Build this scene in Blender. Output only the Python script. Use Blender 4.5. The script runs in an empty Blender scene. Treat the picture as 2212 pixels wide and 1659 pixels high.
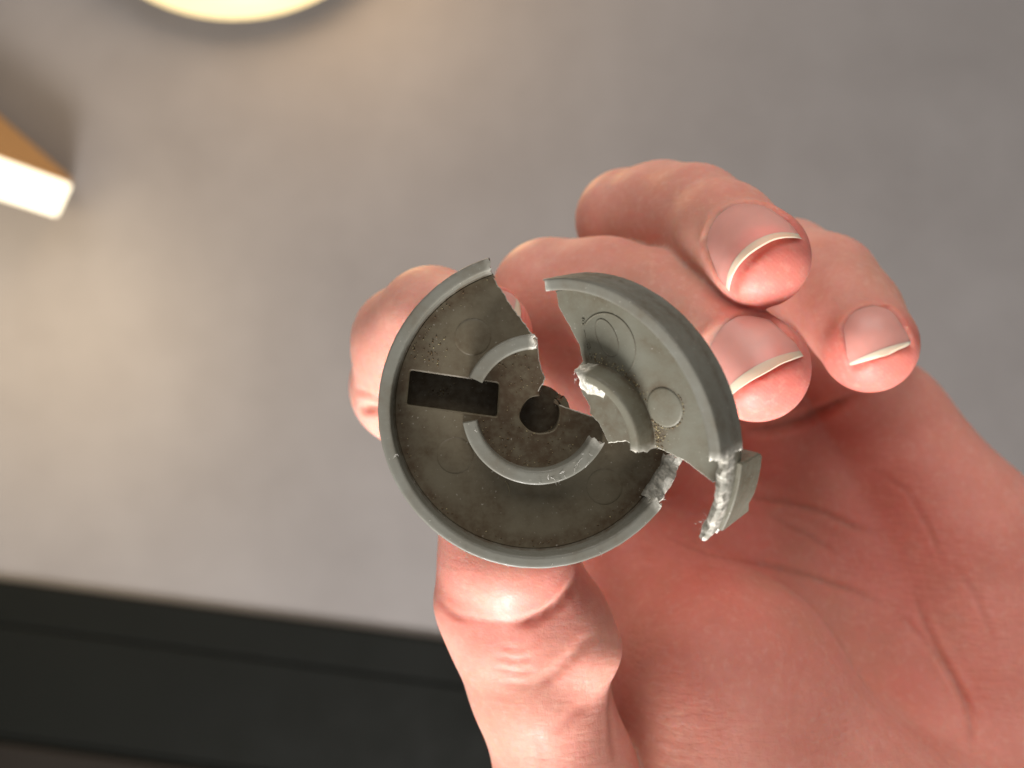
import bpy, bmesh, math, random
import numpy as np
from mathutils import Vector, Matrix, noise as mnoise

random.seed(7); np.random.seed(7)
scene = bpy.context.scene
COL = scene.collection
MM = 0.001
K, D0 = 16.5, 140.0          # frame scale at the focus plane (1/mm) and its distance from the lens (mm)

# ------------------------------------------------------------------ camera
cam_d = bpy.data.cameras.new('camera')
cam = bpy.data.objects.new('camera', cam_d); COL.objects.link(cam)
cam.location = (0, -D0 * MM, 0); cam.rotation_euler = (math.pi / 2, 0, 0)
cam_d.sensor_width = 36.0
cam_d.lens = 36.0 * D0 / (2212 / K)
cam_d.clip_start = 0.01; cam_d.clip_end = 20
cam_d.dof.use_dof = True
cam_d.dof.focus_distance = 0.143
cam_d.dof.aperture_fstop = cam_d.lens / 2.3
scene.camera = cam

# ------------------------------------------------------------------ light
world = bpy.data.worlds.new('World'); scene.world = world; world.use_nodes = True
bg = world.node_tree.nodes['Background']
bg.inputs[0].default_value = (1.0, 0.95, 0.90, 1); bg.inputs[1].default_value = 0.25
def area(name, loc, target, size, power, color):
    d = bpy.data.lights.new(name, 'AREA'); d.shape = 'RECTANGLE'; d.size, d.size_y = size
    d.energy = power; d.color = color
    o = bpy.data.objects.new(name, d); COL.objects.link(o); o.location = loc
    o.rotation_euler = (Vector(target) - Vector(loc)).to_track_quat('-Z', 'Y').to_euler()
    return o
area('window_light', (-0.07, -0.14, -0.58), (0.02, 0.03, -0.02), (0.26, 0.22), 11.0, (1.0, 0.95, 0.93))
area('room_light', (-0.10, -0.55, 0.70), (0.02, 0.03, 0.0), (0.8, 0.6), 6.2, (1.0, 0.92, 0.86))
scene.view_settings.view_transform = 'Standard'
scene.view_settings.look = 'None'
scene.view_settings.exposure = 0.0
scene.view_settings.gamma = 1.0
scene.view_settings.use_curve_mapping = False
scene.cycles.use_denoising = True
scene.cycles.max_bounces = 8

# ------------------------------------------------------------------ helpers
def at(u, v, D):
    """A point D mm from the lens plane that sits at (u, v) of the 2212-wide photograph, in mm."""
    s = D / D0
    return np.array([(u - 1106) / K * s, D - D0, -(v - 829.5) / K * s])

def mesh_obj(name, verts, faces, mat, parent=None, smooth=True, attrs=None, angle=None):
    me = bpy.data.meshes.new(name)
    me.from_pydata([tuple(map(float, v)) for v in verts], [], [tuple(map(int, f)) for f in faces])
    for k, vals in (attrs or {}).items():
        a = me.attributes.new(k, 'FLOAT', 'POINT'); a.data.foreach_set('value', np.asarray(vals, np.float32))
    me.update()
    if mat: me.materials.append(mat)
    if smooth:
        me.shade_smooth()
        if angle: me.set_sharp_from_angle(angle=math.radians(angle))
    o = bpy.data.objects.new(name, me); COL.objects.link(o)
    if parent: o.parent = parent
    return o

def empty(name, loc, rot=None):
    o = bpy.data.objects.new(name, None); COL.objects.link(o)
    M = (rot.to_4x4() if rot else Matrix.Identity(4)); M.translation = loc
    o.matrix_world = M; o.empty_display_size = 0.01
    return o

def tag(o, label=None, cat=None, group=None, kind=None):
    if label: o['label'] = label
    if cat: o['category'] = cat
    if group: o['group'] = group
    if kind: o['kind'] = kind
    return o

class Nodes:
    def __init__(s, name):
        s.m = bpy.data.materials.new(name); s.m.use_nodes = True
        s.t = s.m.node_tree; s.b = s.t.nodes['Principled BSDF']
    def n(s, typ, **kw):
        x = s.t.nodes.new(typ)
        for k, v in kw.items():
            if k.startswith('_'): setattr(x, k[1:], v)
            else: x.inputs[k.replace('_', ' ')].default_value = v
        return x
    def l(s, a, b): s.t.links.new(a, b)
    def coord(s, scale=(1, 1, 1), rot=(0, 0, 0)):
        c = s.n('ShaderNodeTexCoord'); m = s.n('ShaderNodeMapping')
        m.inputs['Scale'].default_value = scale; m.inputs['Rotation'].default_value = rot
        s.l(c.outputs['Object'], m.inputs['Vector']); return m.outputs[0]
    def noise(s, vec, scale, detail=4, rough=.55):
        x = s.n('ShaderNodeTexNoise', Scale=scale, Detail=detail, Roughness=rough); s.l(vec, x.inputs['Vector']); return x.outputs['Fac']
    def ramp(s, fac, stops):
        r = s.n('ShaderNodeValToRGB'); e = r.color_ramp.elements
        while len(e) < len(stops): e.new(.5)
        for el, (p, c) in zip(e, stops):
            el.position = p; el.color = (c, c, c, 1) if isinstance(c, (int, float)) else (*c, 1)
        s.l(fac, r.inputs[0]); return r.outputs[0]
    def mix(s, fac, a, b, mode='MIX'):
        x = s.n('ShaderNodeMix', _data_type='RGBA', _blend_type=mode)
        for val, sock in ((fac, x.inputs[0]), (a, x.inputs[6]), (b, x.inputs[7])):
            if hasattr(val, 'links'): s.l(val, sock)
            elif isinstance(val, (int, float)): sock.default_value = val
            else: sock.default_value = (*val, 1)
        return x.outputs[2]
    def math(s, op, a, b=0.0):
        x = s.n('ShaderNodeMath', _operation=op)
        for val, sock in ((a, x.inputs[0]), (b, x.inputs[1])):
            if hasattr(val, 'links'): s.l(val, sock)
            else: sock.default_value = val
        return x.outputs[0]
    def attr(s, name):
        return s.n('ShaderNodeAttribute', _attribute_name=name).outputs['Fac']
    def bump(s, h, strength, dist, prev=None):
        x = s.n('ShaderNodeBump', Strength=strength, Distance=dist); s.l(h, x.inputs['Height'])
        if prev: s.l(prev, x.inputs['Normal'])
        return x.outputs[0]

# ------------------------------------------------------------------ materials
def plastic(name, base, grime, grime_amt, rough=0.42):
    N = Nodes(name); c = N.coord()
    big = N.noise(c, 130, 5, .6); fine = N.noise(c, 900, 4, .6); speck = N.noise(c, 2300, 2, .5)
    g = N.ramp(big, [(.5 - grime_amt * .28, 0.0), (.74 - grime_amt * .2, 1.0)])
    g2 = N.ramp(fine, [(.35, 0.35), (.7, 1.0)])
    col = N.mix(N.math('MULTIPLY', N.math('MULTIPLY', g, g2), .55 + .4 * grime_amt), base, grime)
    col = N.mix(N.math('MULTIPLY', N.attr('grime'), N.ramp(fine, [(.3, 0.25), (.62, 1.0)])), col, (.052, .029, .011))  # brown dirt, plus the painted shade by the crack of the large piece
    col = N.mix(N.ramp(speck, [(.70, 0.0), (.76, .55)]), col, (.40, .38, .33))
    wcol = N.mix(N.ramp(N.noise(c, 1500, 4, .7), [(.36, 0.0), (.6, 1.0)]), (.42, .42, .37), (.82, .80, .71))
    col = N.mix(N.attr('stress'), col, wcol)
    N.l(col, N.b.inputs['Base Color'])
    N.l(N.math('MAXIMUM', N.ramp(fine, [(.3, rough - .08), (.75, rough + .22)]), N.math('MULTIPLY', N.attr('stress'), .9)), N.b.inputs['Roughness'])
    N.l(N.math('SUBTRACT', .45, N.math('MULTIPLY', N.attr('stress'), .35)), N.b.inputs['Specular IOR Level'])
    nb = N.bump(N.noise(c, 1700, 3, .6), .25, .00006)
    scr = N.noise(N.coord((300, 6000, 6000), (.2, .1, .6)), 1.0, 2, .5)
    nb = N.bump(scr, .12, .00004, nb)
    N.l(nb, N.b.inputs['Normal'])
    return N.m

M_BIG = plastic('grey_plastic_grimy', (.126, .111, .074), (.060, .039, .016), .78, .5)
M_RIM = plastic('grey_plastic_worn', (.152, .154, .130), (.085, .066, .038), .34, .44)
M_FRAG = plastic('grey_plastic_dusty', (.148, .148, .114), (.080, .058, .028), .48, .52)

def simple(name, color, rough=.5, emit=None, strength=0, spec=.5):
    N = Nodes(name); N.b.inputs['Base Color'].default_value = (*color, 1); N.b.inputs['Roughness'].default_value = rough
    N.b.inputs['Specular IOR Level'].default_value = spec
    if emit:
        N.b.inputs['Emission Color'].default_value = (*emit, 1); N.b.inputs['Emission Strength'].default_value = strength
    return N.m
M_LINT = simple('pale_lint', (.72, .71, .66), .8)
M_CRUMB = simple('brown_dirt', (.10, .066, .030), .9)
M_CRUMB2 = simple('pale_dirt', (.36, .31, .17), .9)

def skin():
    N = Nodes('skin'); c = N.coord()
    mott = N.noise(c, 70, 4, .55); mott2 = N.noise(c, 230, 3, .6)
    red = N.attr('red')
    col = N.mix(N.ramp(mott, [(.36, 0.0), (.64, 1.0)]), (.61, .278, .215), (.71, .368, .295))
    col = N.mix(N.math('MULTIPLY', red, .9), col, (.70, .175, .145))
    col = N.mix(N.math('MULTIPLY', N.ramp(mott2, [(.50, 0.0), (.72, 1.0)]), .22), col, (.56, .20, .15))
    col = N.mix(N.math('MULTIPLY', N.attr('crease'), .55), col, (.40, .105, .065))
    olive = N.ramp(N.noise(N.coord((1, 1, 1), (.4, .2, .9)), 48, 3, .5), [(.50, 0.0), (.68, 1.0)])
    col = N.mix(N.math('MULTIPLY', olive, .38), col, (.46, .28, .195))
    col = N.mix(N.math('MULTIPLY', N.ramp(N.noise(c, 1000, 4, .65), [(.40, 0.0), (.66, 1.0)]), .22), col, (.60, .20, .16))
    col = N.mix(N.math('MULTIPLY', N.ramp(N.noise(N.coord((1, 1, 1), (1.1, .5, .2)), 760, 3, .6), [(.52, 0.0), (.70, 1.0)]), .25), col, (.72, .44, .35))
    N.l(col, N.b.inputs['Base Color'])
    b = N.b
    b.inputs['Subsurface Weight'].default_value = 1.0
    b.inputs['Subsurface Radius'].default_value = (1.0, .26, .14)
    b.inputs['Subsurface Scale'].default_value = .0028
    b.inputs['Specular IOR Level'].default_value = .36
    N.l(N.ramp(N.noise(c, 420, 3, .6), [(.3, .46), (.75, .66)]), b.inputs['Roughness'])
    # fine furrows: two crossed families of stretched noise, cells between them, pores
    f1 = N.noise(N.coord((330, 330, 1150), (.15, .42, .0)), 1.0, 2, .5)
    f2 = N.noise(N.coord((1300, 300, 420), (.2, .35, .2)), 1.0, 2, .5)
    vo = N.n('ShaderNodeTexVoronoi', Scale=1700.0, _feature='DISTANCE_TO_EDGE'); N.l(c, vo.inputs['Vector'])
    cell = N.ramp(vo.outputs['Distance'], [(0.0, 0.0), (.16, 1.0)])
    pm = N.math('ADD', N.math('MULTIPLY', N.attr('palm'), .8), .2)
    nb = N.bump(N.math('MULTIPLY', N.ramp(f1, [(.38, 0.0), (.56, 1.0)]), pm), .30, .0002)
    nb = N.bump(N.math('MULTIPLY', N.ramp(f2, [(.38, 0.0), (.58, 1.0)]), pm), .26, .00018, nb)
    nb = N.bump(cell, .12, .00006, nb)
    nb = N.bump(N.noise(c, 3000, 3, .6), .34, .00006, nb)
    wv = N.n('ShaderNodeTexWave', Scale=560.0, Distortion=5.0, Detail=1.0); wv.inputs['Detail Scale'].default_value = .35
    N.l(N.coord((1, .6, 1), (.1, .9, .3)), wv.inputs['Vector'])
    nb = N.bump(N.math('MULTIPLY', wv.outputs['Fac'], red), .10, .00010, nb)
    N.l(nb, b.inputs['Normal'])
    return N.m
M_SKIN = skin()
def nail(name, color, rough, sss):
    N = Nodes(name); c = N.coord()
    v = N.noise(c, 160, 3, .5)
    N.l(N.mix(N.ramp(v, [(.35, 0.0), (.7, 1.0)]), color, tuple(x * .88 for x in color)), N.b.inputs['Base Color'])
    N.b.inputs['Roughness'].default_value = rough
    N.b.inputs['Subsurface Weight'].default_value = sss
    N.b.inputs['Subsurface Radius'].default_value = (1, .4, .3); N.b.inputs['Subsurface Scale'].default_value = .0012
    N.l(N.bump(N.noise(c, 700, 3, .6), .15, .00005), N.b.inputs['Normal'])
    return N.m
M_NAIL = nail('nail_plate', (.72, .345, .295), .38, .75)
M_NAILEDGE = nail('nail_free_edge', (.70, .57, .43), .5, .5)

# ------------------------------------------------------------------ background
DW = 560.0
def wall_material():
    N = Nodes('grey_painted_wall'); c = N.coord()
    a = N.noise(c, 13, 6, .65); f = N.noise(c, 160, 3, .6)
    col = N.mix(N.ramp(a, [(.35, 0.0), (.68, 1.0)]), (.156, .147, .142), (.182, .173, .168))
    N.l(col, N.b.inputs['Base Color']); N.b.inputs['Roughness'].default_value = .8
    N.l(N.bump(f, .3, .0006), N.b.inputs['Normal'])
    return N.m
w = mesh_obj('wall', [(-1.6, 0, -1.2), (1.6, 0, -1.2), (1.6, 0, 1.2), (-1.6, 0, 1.2), (-1.6, .03, -1.2), (1.6, .03, -1.2), (1.6, .03, 1.2), (-1.6, .03, 1.2)],
             [(0, 1, 2, 3), (5, 4, 7, 6), (0, 4, 5, 1), (2, 6, 7, 3), (0, 3, 7, 4), (1, 5, 6, 2)], wall_material(), smooth=False)
w.location = (0, (DW - D0) * MM, 0)
tag(w, 'plain grey painted wall out of focus behind the hand', 'wall', kind='structure')

def lathe(profile, n=64, a0=0.0, a1=2 * math.pi):
    """Closed turn of (r, z) about local z; first and last profile points may sit on the axis."""
    V, F = [], []
    for i in range(n):
        a = a0 + (a1 - a0) * i / n
        V += [(r * math.cos(a), r * math.sin(a), z) for r, z in profile]
    m = len(profile)
    for i in range(n):
        j = (i + 1) % n
        for k in range(m - 1):
            F.append((i * m + k, j * m + k, j * m + k + 1, i * m + k + 1))
    return np.array(V), F

# round opal lamp at the top edge, standing off the wall
lp = at(505, -362, 540) * MM
lamp = empty('round_lamp', lp, Matrix.Rotation(math.pi / 2, 3, 'X'))
tag(lamp, 'glowing round warm lamp cut off by the top edge of the picture', 'lamp')
V, F = lathe([(0, .030), (.04, .029), (.070, .023), (.089, .012), (.0945, .0)], 72)
mesh_obj('opal_glass', V, F, simple('opal_glow', (.40, .32, .18), .4, (1.0, .76, .38), 1.2), lamp)
def bulb(name, loc, power, color, size):
    d = bpy.data.lights.new(name, 'POINT'); d.energy = power; d.color = color; d.shadow_soft_size = size
    o = bpy.data.objects.new(name, d); COL.objects.link(o); o.location = loc; return o
bulb('round_lamp_light', lp + np.array([0.05, -.09, -.05]), .95, (1.0, .66, .34), .04)
V, F = lathe([(.088, .002), (.090, .0), (.090, -.002), (.088, -.010), (.05, -.0185), (.0, -.0185)], 72)
mesh_obj('mounting_ring', V, F, simple('cream_enamel', (.62, .52, .38), .5), lamp, angle=40)

# bar lamp at the left edge: luminous underside, brown casing, right end against the wall
def hexa(name, corners, mat, parent=None, bev=.0012):
    faces = [(0, 1, 2, 3), (7, 6, 5, 4), (0, 4, 5, 1), (1, 5, 6, 2), (2, 6, 7, 3), (3, 7, 4, 0)]
    o = mesh_obj(name, corners, faces, mat, parent, smooth=False)
    bm = bmesh.new(); bm.from_mesh(o.data); bmesh.ops.recalc_face_normals(bm, faces=bm.faces); bm.to_mesh(o.data); bm.free()
    if bev:
        b = o.modifiers.new('bevel', 'BEVEL'); b.width = bev; b.segments = 2
    return o
bl = empty('bar_lamp', (0, 0, 0))
tag(bl, 'short bright white bar lamp with brown casing at the left edge', 'lamp')
P = lambda u, v, D: at(u, v, D) * MM
hexa('diffuser', [P(-330, 220, 486), P(157, 399, 520), P(124, 470, 534), P(-350, 318, 500),
                  P(-330, 232, 500), P(150, 402, 532), P(122, 462, 544), P(-350, 310, 512)],
     simple('lit_diffuser', (.45, .42, .34), .5, (1.0, .88, .66), 1.35), bl, .0015)
a_ = area('added_bar_glow', P(-260, 640, 430), P(-120, 960, 560), (.16, .10), .40, (1.0, .76, .46))  # unseen light added away from the bar for the warm glow on the wall
hexa('casing', [P(-330, 213, 492), P(156, 394, 526), P(128, 455, 546), P(-340, 300, 514),
                P(-330, -40, 556), P(158, 388, 557), P(135, 440, 557), P(-340, 200, 556)],
     simple('brown_casing', (.34, .20, .085), .5), bl, .001)

# dark furniture front along the bottom left
def dark_panel(name, base, rough):
    N = Nodes(name); c = N.coord()
    N.l(N.mix(N.ramp(N.noise(c, 14, 3, .5), [(.35, 0.0), (.7, 1.0)]), base, tuple(x * 1.12 for x in base)), N.b.inputs['Base Color'])
    N.l(N.ramp(N.noise(c, 40, 3, .5), [(.3, rough - .06), (.7, rough + .08)]), N.b.inputs['Roughness'])
    N.b.inputs['Specular IOR Level'].default_value = .05
    return N.m
M_DARK = dark_panel('black_lacquer', (.006, .0066, .0056), .6); M_DARK2 = dark_panel('charcoal_board', (.014, .012, .010), .6)
cb = empty('dark_cabinet', P(400, 1500, 530))
tag(cb, 'dark blurred cabinet front with slim ledges along the lower left', 'cabinet')
def slab(name, y0, y1, Da, Db, mat, sl=.1347):
    """A board across the bottom: top and bottom edge heights at u = 0, sloping by sl, from depth Da back to Db."""
    u0, u1 = -700, 2600
    s = Db / Da
    f = lambda u, y, D: P(u, y + sl * u, D)
    fr = [f(u0, y0, Da), f(u1, y0, Da), f(u1, y1, Da), f(u0, y1, Da)]
    bk = [p + np.array([0, (Db - Da) * MM, 0]) for p in fr]
    o = hexa(name, [p for p in fr] + bk, mat, None, .0015)
    o.data.transform(Matrix.Translation(-cb.location)); o.parent = cb
    return o
slab('top_ledge', 1254, 1348, 555, 559, M_DARK)
slab('front_panel', 1349, 1588, 556, 559, M_DARK)
slab('recess_strip', 1589, 1606, 557.5, 559.2, M_DARK)
slab('lower_panel', 1607, 2100, 555, 559, M_DARK2)

# ------------------------------------------------------------------ hand (implicit surface, polygonised)
H = 0.5
LO = np.array([-36., 2., -128.]); HI = np.array([128., 100., 44.])
NX, NY, NZ = [int(math.ceil((HI[i] - LO[i]) / H)) + 1 for i in range(3)]
AX = [(LO[i] + H * np.arange(n)).astype(np.float32) for i, n in enumerate((NX, NY, NZ))]
BIGV = np.float32(9.0)
def smin(a, b, k):
    if k <= 0: return np.minimum(a, b)
    h = np.maximum(k - np.abs(a - b), 0) / k
    return np.minimum(a, b) - h * h * (k * .25)
def rcone(X, Y, Z, a, b, r1, r2):
    ba = b - a; l2 = float(ba @ ba); rr = r1 - r2; a2 = l2 - rr * rr; il2 = 1 / l2
    px, py, pz = X - a[0], Y - a[1], Z - a[2]
    y = px * ba[0] + py * ba[1] + pz * ba[2]; z = y - l2
    x2 = (px * l2 - ba[0] * y) ** 2 + (py * l2 - ba[1] * y) ** 2 + (pz * l2 - ba[2] * y) ** 2
    y2 = y * y * l2; z2 = z * z * l2
    k = np.sign(rr) * rr * rr * x2
    c1 = np.sign(z) * a2 * z2 > k; c2 = np.sign(y) * a2 * y2 < k
    d = (np.sqrt(x2 * a2 * il2) + y * rr) * il2 - r1
    d = np.where(c2, np.sqrt(np.maximum(x2 + y2, 0)) * il2 - r1, d)
    return np.where(c1, np.sqrt(np.maximum(x2 + z2, 0)) * il2 - r2, d).astype(np.float32)
def box_of(pts, pad):
    lo = np.min(pts, 0) - pad; hi = np.max(pts, 0) + pad
    i0 = np.clip(np.floor((lo - LO) / H).astype(int), 0, None); i1 = np.minimum(np.ceil((hi - LO) / H).astype(int) + 1, (NX, NY, NZ))
    return tuple(slice(a, b) for a, b in zip(i0, i1))
def grids(sl):
    return AX[0][sl[0]][:, None, None], AX[1][sl[1]][None, :, None], AX[2][sl[2]][None, None, :]
def add(field, a, b, r1, r2, k):
    r = max(r1, r2); sl = box_of([a, b], r + max(k, 2.5) + 1)
    field[sl] = smin(field[sl], rcone(*grids(sl), a, b, r1, r2), k)
def new_field(): return np.full((NX, NY, NZ), BIGV, np.float32)

FING = {   # (u, v, D, radius) from knuckle over the middle joint to the tip
    'index':  [(1290, 1150, 202, 11.0), (876, 838, 186, 9.6), (888, 742, 176, 9.2), (932, 692, 168, 7.9), (1042, 722, 157.5, 7.4)],
    'middle': [(1480, 1060, 208, 11.0), (1187, 640, 178, 9.6), (1310, 636, 173, 8.7), (1420, 664, 167, 8.4), (1522, 724, 162, 8.05), (1634, 797, 156, 7.8)],
    'ring':   [(1690, 990, 211, 10.8), (1352, 474, 185, 8.65), (1430, 462, 179, 8.2), (1500, 467, 172, 7.85), (1566, 507, 163, 7.45), (1640, 557, 154, 7.3)],
    'pinky':  [(1915, 925, 208, 11.0), (1705, 578, 188, 8.5), (1788, 614, 178, 7.7), (1836, 676, 172, 7.4), (1878, 744, 166, 7.5)],
}
J = {k: [(at(*p[:3]), p[3]) for p in v] for k, v in FING.items()}
wrist = at(2190, 1900, 186)
palm = new_field()
fore = at(2520, 2400, 182)
add(palm, wrist, fore, 24, 24, 6)
for n, base, rb in (('index', at(1850, 1640, 194), 16), ('middle', at(1990, 1640, 196), 16), ('ring', at(2090, 1620, 198), 16), ('pinky', at(2180, 1600, 197), 16)):
    m, r = J[n][0]
    add(palm, m, base, r, rb, 5); add(palm, base, wrist, rb, 22, 6)
th0, th1, th2 = at(1850, 1860, 172), at(1562, 1490, 180), at(1388, 1290, 199)      # ball of the thumb
add(palm, th0, th1, 20, 17, 8); add(palm, th1, th2, 17, 13.0, 8); add(palm, th1, at(1590, 1790, 170), 17, 18, 8)
add(palm, th2, at(1430, 1760, 189), 13, 14, 6)
add(palm, th2, J['index'][0][0], 13.5, 11.0, 6)
add(palm, wrist, th0, 20, 19, 8)
add(palm, at(2095, 1185, 203), at(2260, 1640, 189), 15, 17, 8)                      # heel of the little-finger side
add(palm, J['pinky'][0][0], at(2095, 1185, 203), 11.2, 15, 6)
hand = palm
for n in FING:                                                                       # finger bones nearest the palm
    (a, ra), (b, rb) = J[n][0], J[n][1]
    mid = (a + b) / 2
    add(hand, a, mid, ra, (ra + rb) / 2 - .5, 3.0); add(hand, mid, b, (ra + rb) / 2 - .5, rb, 1.5)
TH = [(1345, 2010, 170, 12.5), (1222, 1660, 164, 10.4), (1163, 1480, 162, 10.1), (1124, 1335, 162, 11.4), (1098, 1170, 160, 9.6), (1085, 1075, 159, 8.4)]
T = [(at(*p[:3]), p[3]) for p in TH]
f = new_field()
for (a, ra), (b, rb) in zip(T[:-1], T[1:]): add(f, a, b, ra, rb, 2.0)
add(f, at(1012, 1300, 159), at(1025, 1240, 158), 4.6, 4.6, 4)
add(f, at(1180, 1255, 155.8), at(1165, 1180, 155.8), 4.6, 4.6, 1.5)
add(f, at(1100, 1205, 155.6), at(1086, 1120, 156.5), 9.0, 9.0, 2.4)   # pad of the thumb tip, overlapping the joint
add(f, at(1262, 1400, 157), at(1240, 1330, 157), 5.6, 5.0, 4)
hand = smin(hand, f, .8)
for n in ('index', 'middle', 'ring', 'pinky'):
    f = new_field()
    for (b, rb), (c, rc) in zip(J[n][1:-1], J[n][2:]): add(f, b, c, rb, rc, 3.0)
    hand = smin(hand, f, .7)

def sample(field, p):
    q = (np.asarray(p) - LO) / H; i = np.clip(np.floor(q).astype(int), 0, (NX - 2, NY - 2, NZ - 2)); t = q - i
    x, y, z = i[..., 0], i[..., 1], i[..., 2]; tx, ty, tz = t[..., 0], t[..., 1], t[..., 2]
    c = 0
    for dx in (0, 1):
        for dy in (0, 1):
            for dz in (0, 1):
                c = c + field[x + dx, y + dy, z + dz] * (tx if dx else 1 - tx) * (ty if dy else 1 - ty) * (tz if dz else 1 - tz)
    return c
def march(field, p, d, tmax, step=.25):
    """First entry into the surface going from p along unit d."""
    ts = np.arange(0, tmax, step)
    v = sample(field, p[None] + ts[:, None] * d[None])
    i = np.argmax(v < 0)
    if v[i] >= 0: return None
    if i == 0: return p
    t = ts[i - 1] + step * v[i - 1] / (v[i - 1] - v[i])
    return p + t * d
LENS = np.array([0., -D0, 0.])
def on_skin(u, v):
    d = at(u, v, D0) - LENS; d = d / np.linalg.norm(d)
    return march(hand, LENS + d * 145, d, 110)

# nails: frame (base middle, free-edge middle, width direction) -> plate lying on the finger, bed sunk under it
NAILS = {  # base (u,v), edge (u,v), left corner, right corner, width mm, plate length mm, free edge mm
    'ring':   dict(base=(1562, 452), edge=(1636, 551), lc=(1553, 597), rc=(1708, 503), w=12.2, free=.8),
    'middle': dict(base=(1572, 690), edge=(1642, 812), lc=(1560, 858), rc=(1718, 765), w=12.6, free=1.15),
    'pinky':  dict(base=(1862, 664), edge=(1908, 765), lc=(1846, 781), rc=(1961, 744), w=9.4, free=.75),
    'index':  dict(base=(1015, 652), edge=(1118, 690), lc=(1075, 745), rc=(1126, 660), w=10.0, free=.8),
}
nail_geo = []
for n, q in NAILS.items():
    b, e = on_skin(*q['base']), on_skin(*q['edge'])
    (c, rc), (d, rd) = J[n][-2], J[n][-1]
    A = e - b; L = np.linalg.norm(A); A /= L
    W = on_skin(*q['rc']) - on_skin(*q['lc']); W -= A * (W @ A); W /= np.linalg.norm(W)
    Nn = np.cross(W, A); Nn /= np.linalg.norm(Nn)
    mid = (b + e) / 2
    if Nn @ (mid - (c + d) / 2) < 0: Nn = -Nn
    hw = q['w'] / 2
    # plate grid on the surface
    S = np.linspace(-1, 1, 25); Tt = np.linspace(0, 1, 26)
    G = np.zeros((26, 25, 3))
    base_round = .46
    for i, t in enumerate(Tt):
        for j, s in enumerate(S):
            wl = hw * (.78 + .22 * min(1, t * 1.4))
            tt = t * L + (1 - t) * base_round * L * .55 * (s * s) - (.05 * L * s * s * t)
            o = b + A * tt + W * (s * wl) + Nn * 10
            h = march(hand, o, -Nn, 22)
            if h is None: h = b + A * tt + W * (s * wl) - Nn * 3
            G[i, j] = h
    # keep the plate stiff: smooth along its length, extrapolate past 70 %
    Gn = (G - mid) @ Nn
    for j in range(25):
        col = Gn[:, j]; k = 17
        fit = np.polyfit(Tt[:k], col[:k], 2); Gn[:, j] = np.where(np.arange(26) < k, np.polyval(fit, Tt), np.polyval(fit, Tt[k - 1]) + np.polyval(np.polyder(fit), Tt[k - 1]) * 1.1 * (Tt - Tt[k - 1]))
    for i in range(26):
        p = np.polyfit(S, Gn[i], 4); Gn[i] = np.polyval([p[0], 0, p[2], p[3] * .5, p[4]], S)
    G = G - ((G - mid) @ Nn)[..., None] * Nn + (Gn - .12)[..., None] * Nn
    nail_geo.append((n, G, q['free'] / L, Nn))
    # sink the bed, raise the fold round it
    sl = box_of([b, e], 10)
    X, Y, Z = grids(sl)
    px, py, pz = X - b[0], Y - b[1], Z - b[2]
    s_ = (px * W[0] + py * W[1] + pz * W[2]) / hw; t_ = (px * A[0] + py * A[1] + pz * A[2]) / L; n_ = px * Nn[0] + py * Nn[1] + pz * Nn[2]
    base_t = base_round * .55 * s_ * s_
    side = np.abs(s_) - (.78 + .22 * np.clip(t_ * 1.4, 0, 1)); bt = base_t - t_ ; ft = t_ - 1.02
    edge = np.maximum(np.maximum(side * hw, bt * L), ft * L)                       # mm outside the plate outline
    up = np.clip((n_ + 6) / 3, 0, 1)
    sink = np.clip(-edge / .7 + .35, 0, 1) * up
    fold = np.exp(-((edge - .40) / .70) ** 2) * up * np.clip((.92 - t_) / .25, 0, 1)
    hand[sl] = hand[sl] + (.5 * sink - .34 * fold).astype(np.float32)

def surface_nets(F):
    s = F < 0
    c = [s[i:i + NX - 1, j:j + NY - 1, k:k + NZ - 1] for i in (0, 1) for j in (0, 1) for k in (0, 1)]
    anyc = np.logical_or.reduce(c); allc = np.logical_and.reduce(c)
    cells = np.argwhere(anyc & ~allc)
    idx = np.full((NX - 1, NY - 1, NZ - 1), -1, np.int32); idx[tuple(cells.T)] = np.arange(len(cells))
    off = np.array([(i, j, k) for i in (0, 1) for j in (0, 1) for k in (0, 1)])
    val = np.stack([F[cells[:, 0] + o[0], cells[:, 1] + o[1], cells[:, 2] + o[2]] for o in off], 1)
    acc = np.zeros((len(cells), 3)); cnt = np.zeros(len(cells))
    for a in range(8):
        for b in range(a + 1, 8):
            if np.abs(off[a] - off[b]).sum() != 1: continue
            m = (val[:, a] < 0) != (val[:, b] < 0)
            t = np.where(m, val[:, a] / np.where(m, val[:, a] - val[:, b], 1), 0)
            p = off[a] + t[:, None] * (off[b] - off[a])
            acc += np.where(m[:, None], p, 0); cnt += m
    V = LO + H * (cells + acc / cnt[:, None])
    Q = []
    for ax in range(3):
        a1, a2 = (ax + 1) % 3, (ax + 2) % 3
        sh = [slice(None)] * 3; sh2 = [slice(None)] * 3; sh[ax] = slice(0, -1); sh2[ax] = slice(1, None)
        s0, s1 = s[tuple(sh)], s[tuple(sh2)]
        e = np.argwhere(s0 != s1)
        lim = np.array([NX - 1, NY - 1, NZ - 1])
        e = e[(e[:, a1] > 0) & (e[:, a2] > 0) & (e[:, a1] < lim[a1]) & (e[:, a2] < lim[a2])]
        u = np.zeros(3, int); u[a1] = 1; v = np.zeros(3, int); v[a2] = 1
        g = lambda o: idx[tuple((e - o).T)]
        q = np.stack([g(u + v), g(v), g(0 * u), g(u)], 1)
        flip = ~s0[tuple(e.T)]
        q[flip] = q[flip][:, ::-1]
        Q.append(q)
    Q = np.concatenate(Q); Q = Q[(Q >= 0).all(1)]
    return V, Q
HV, HQ = surface_nets(hand)
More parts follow.
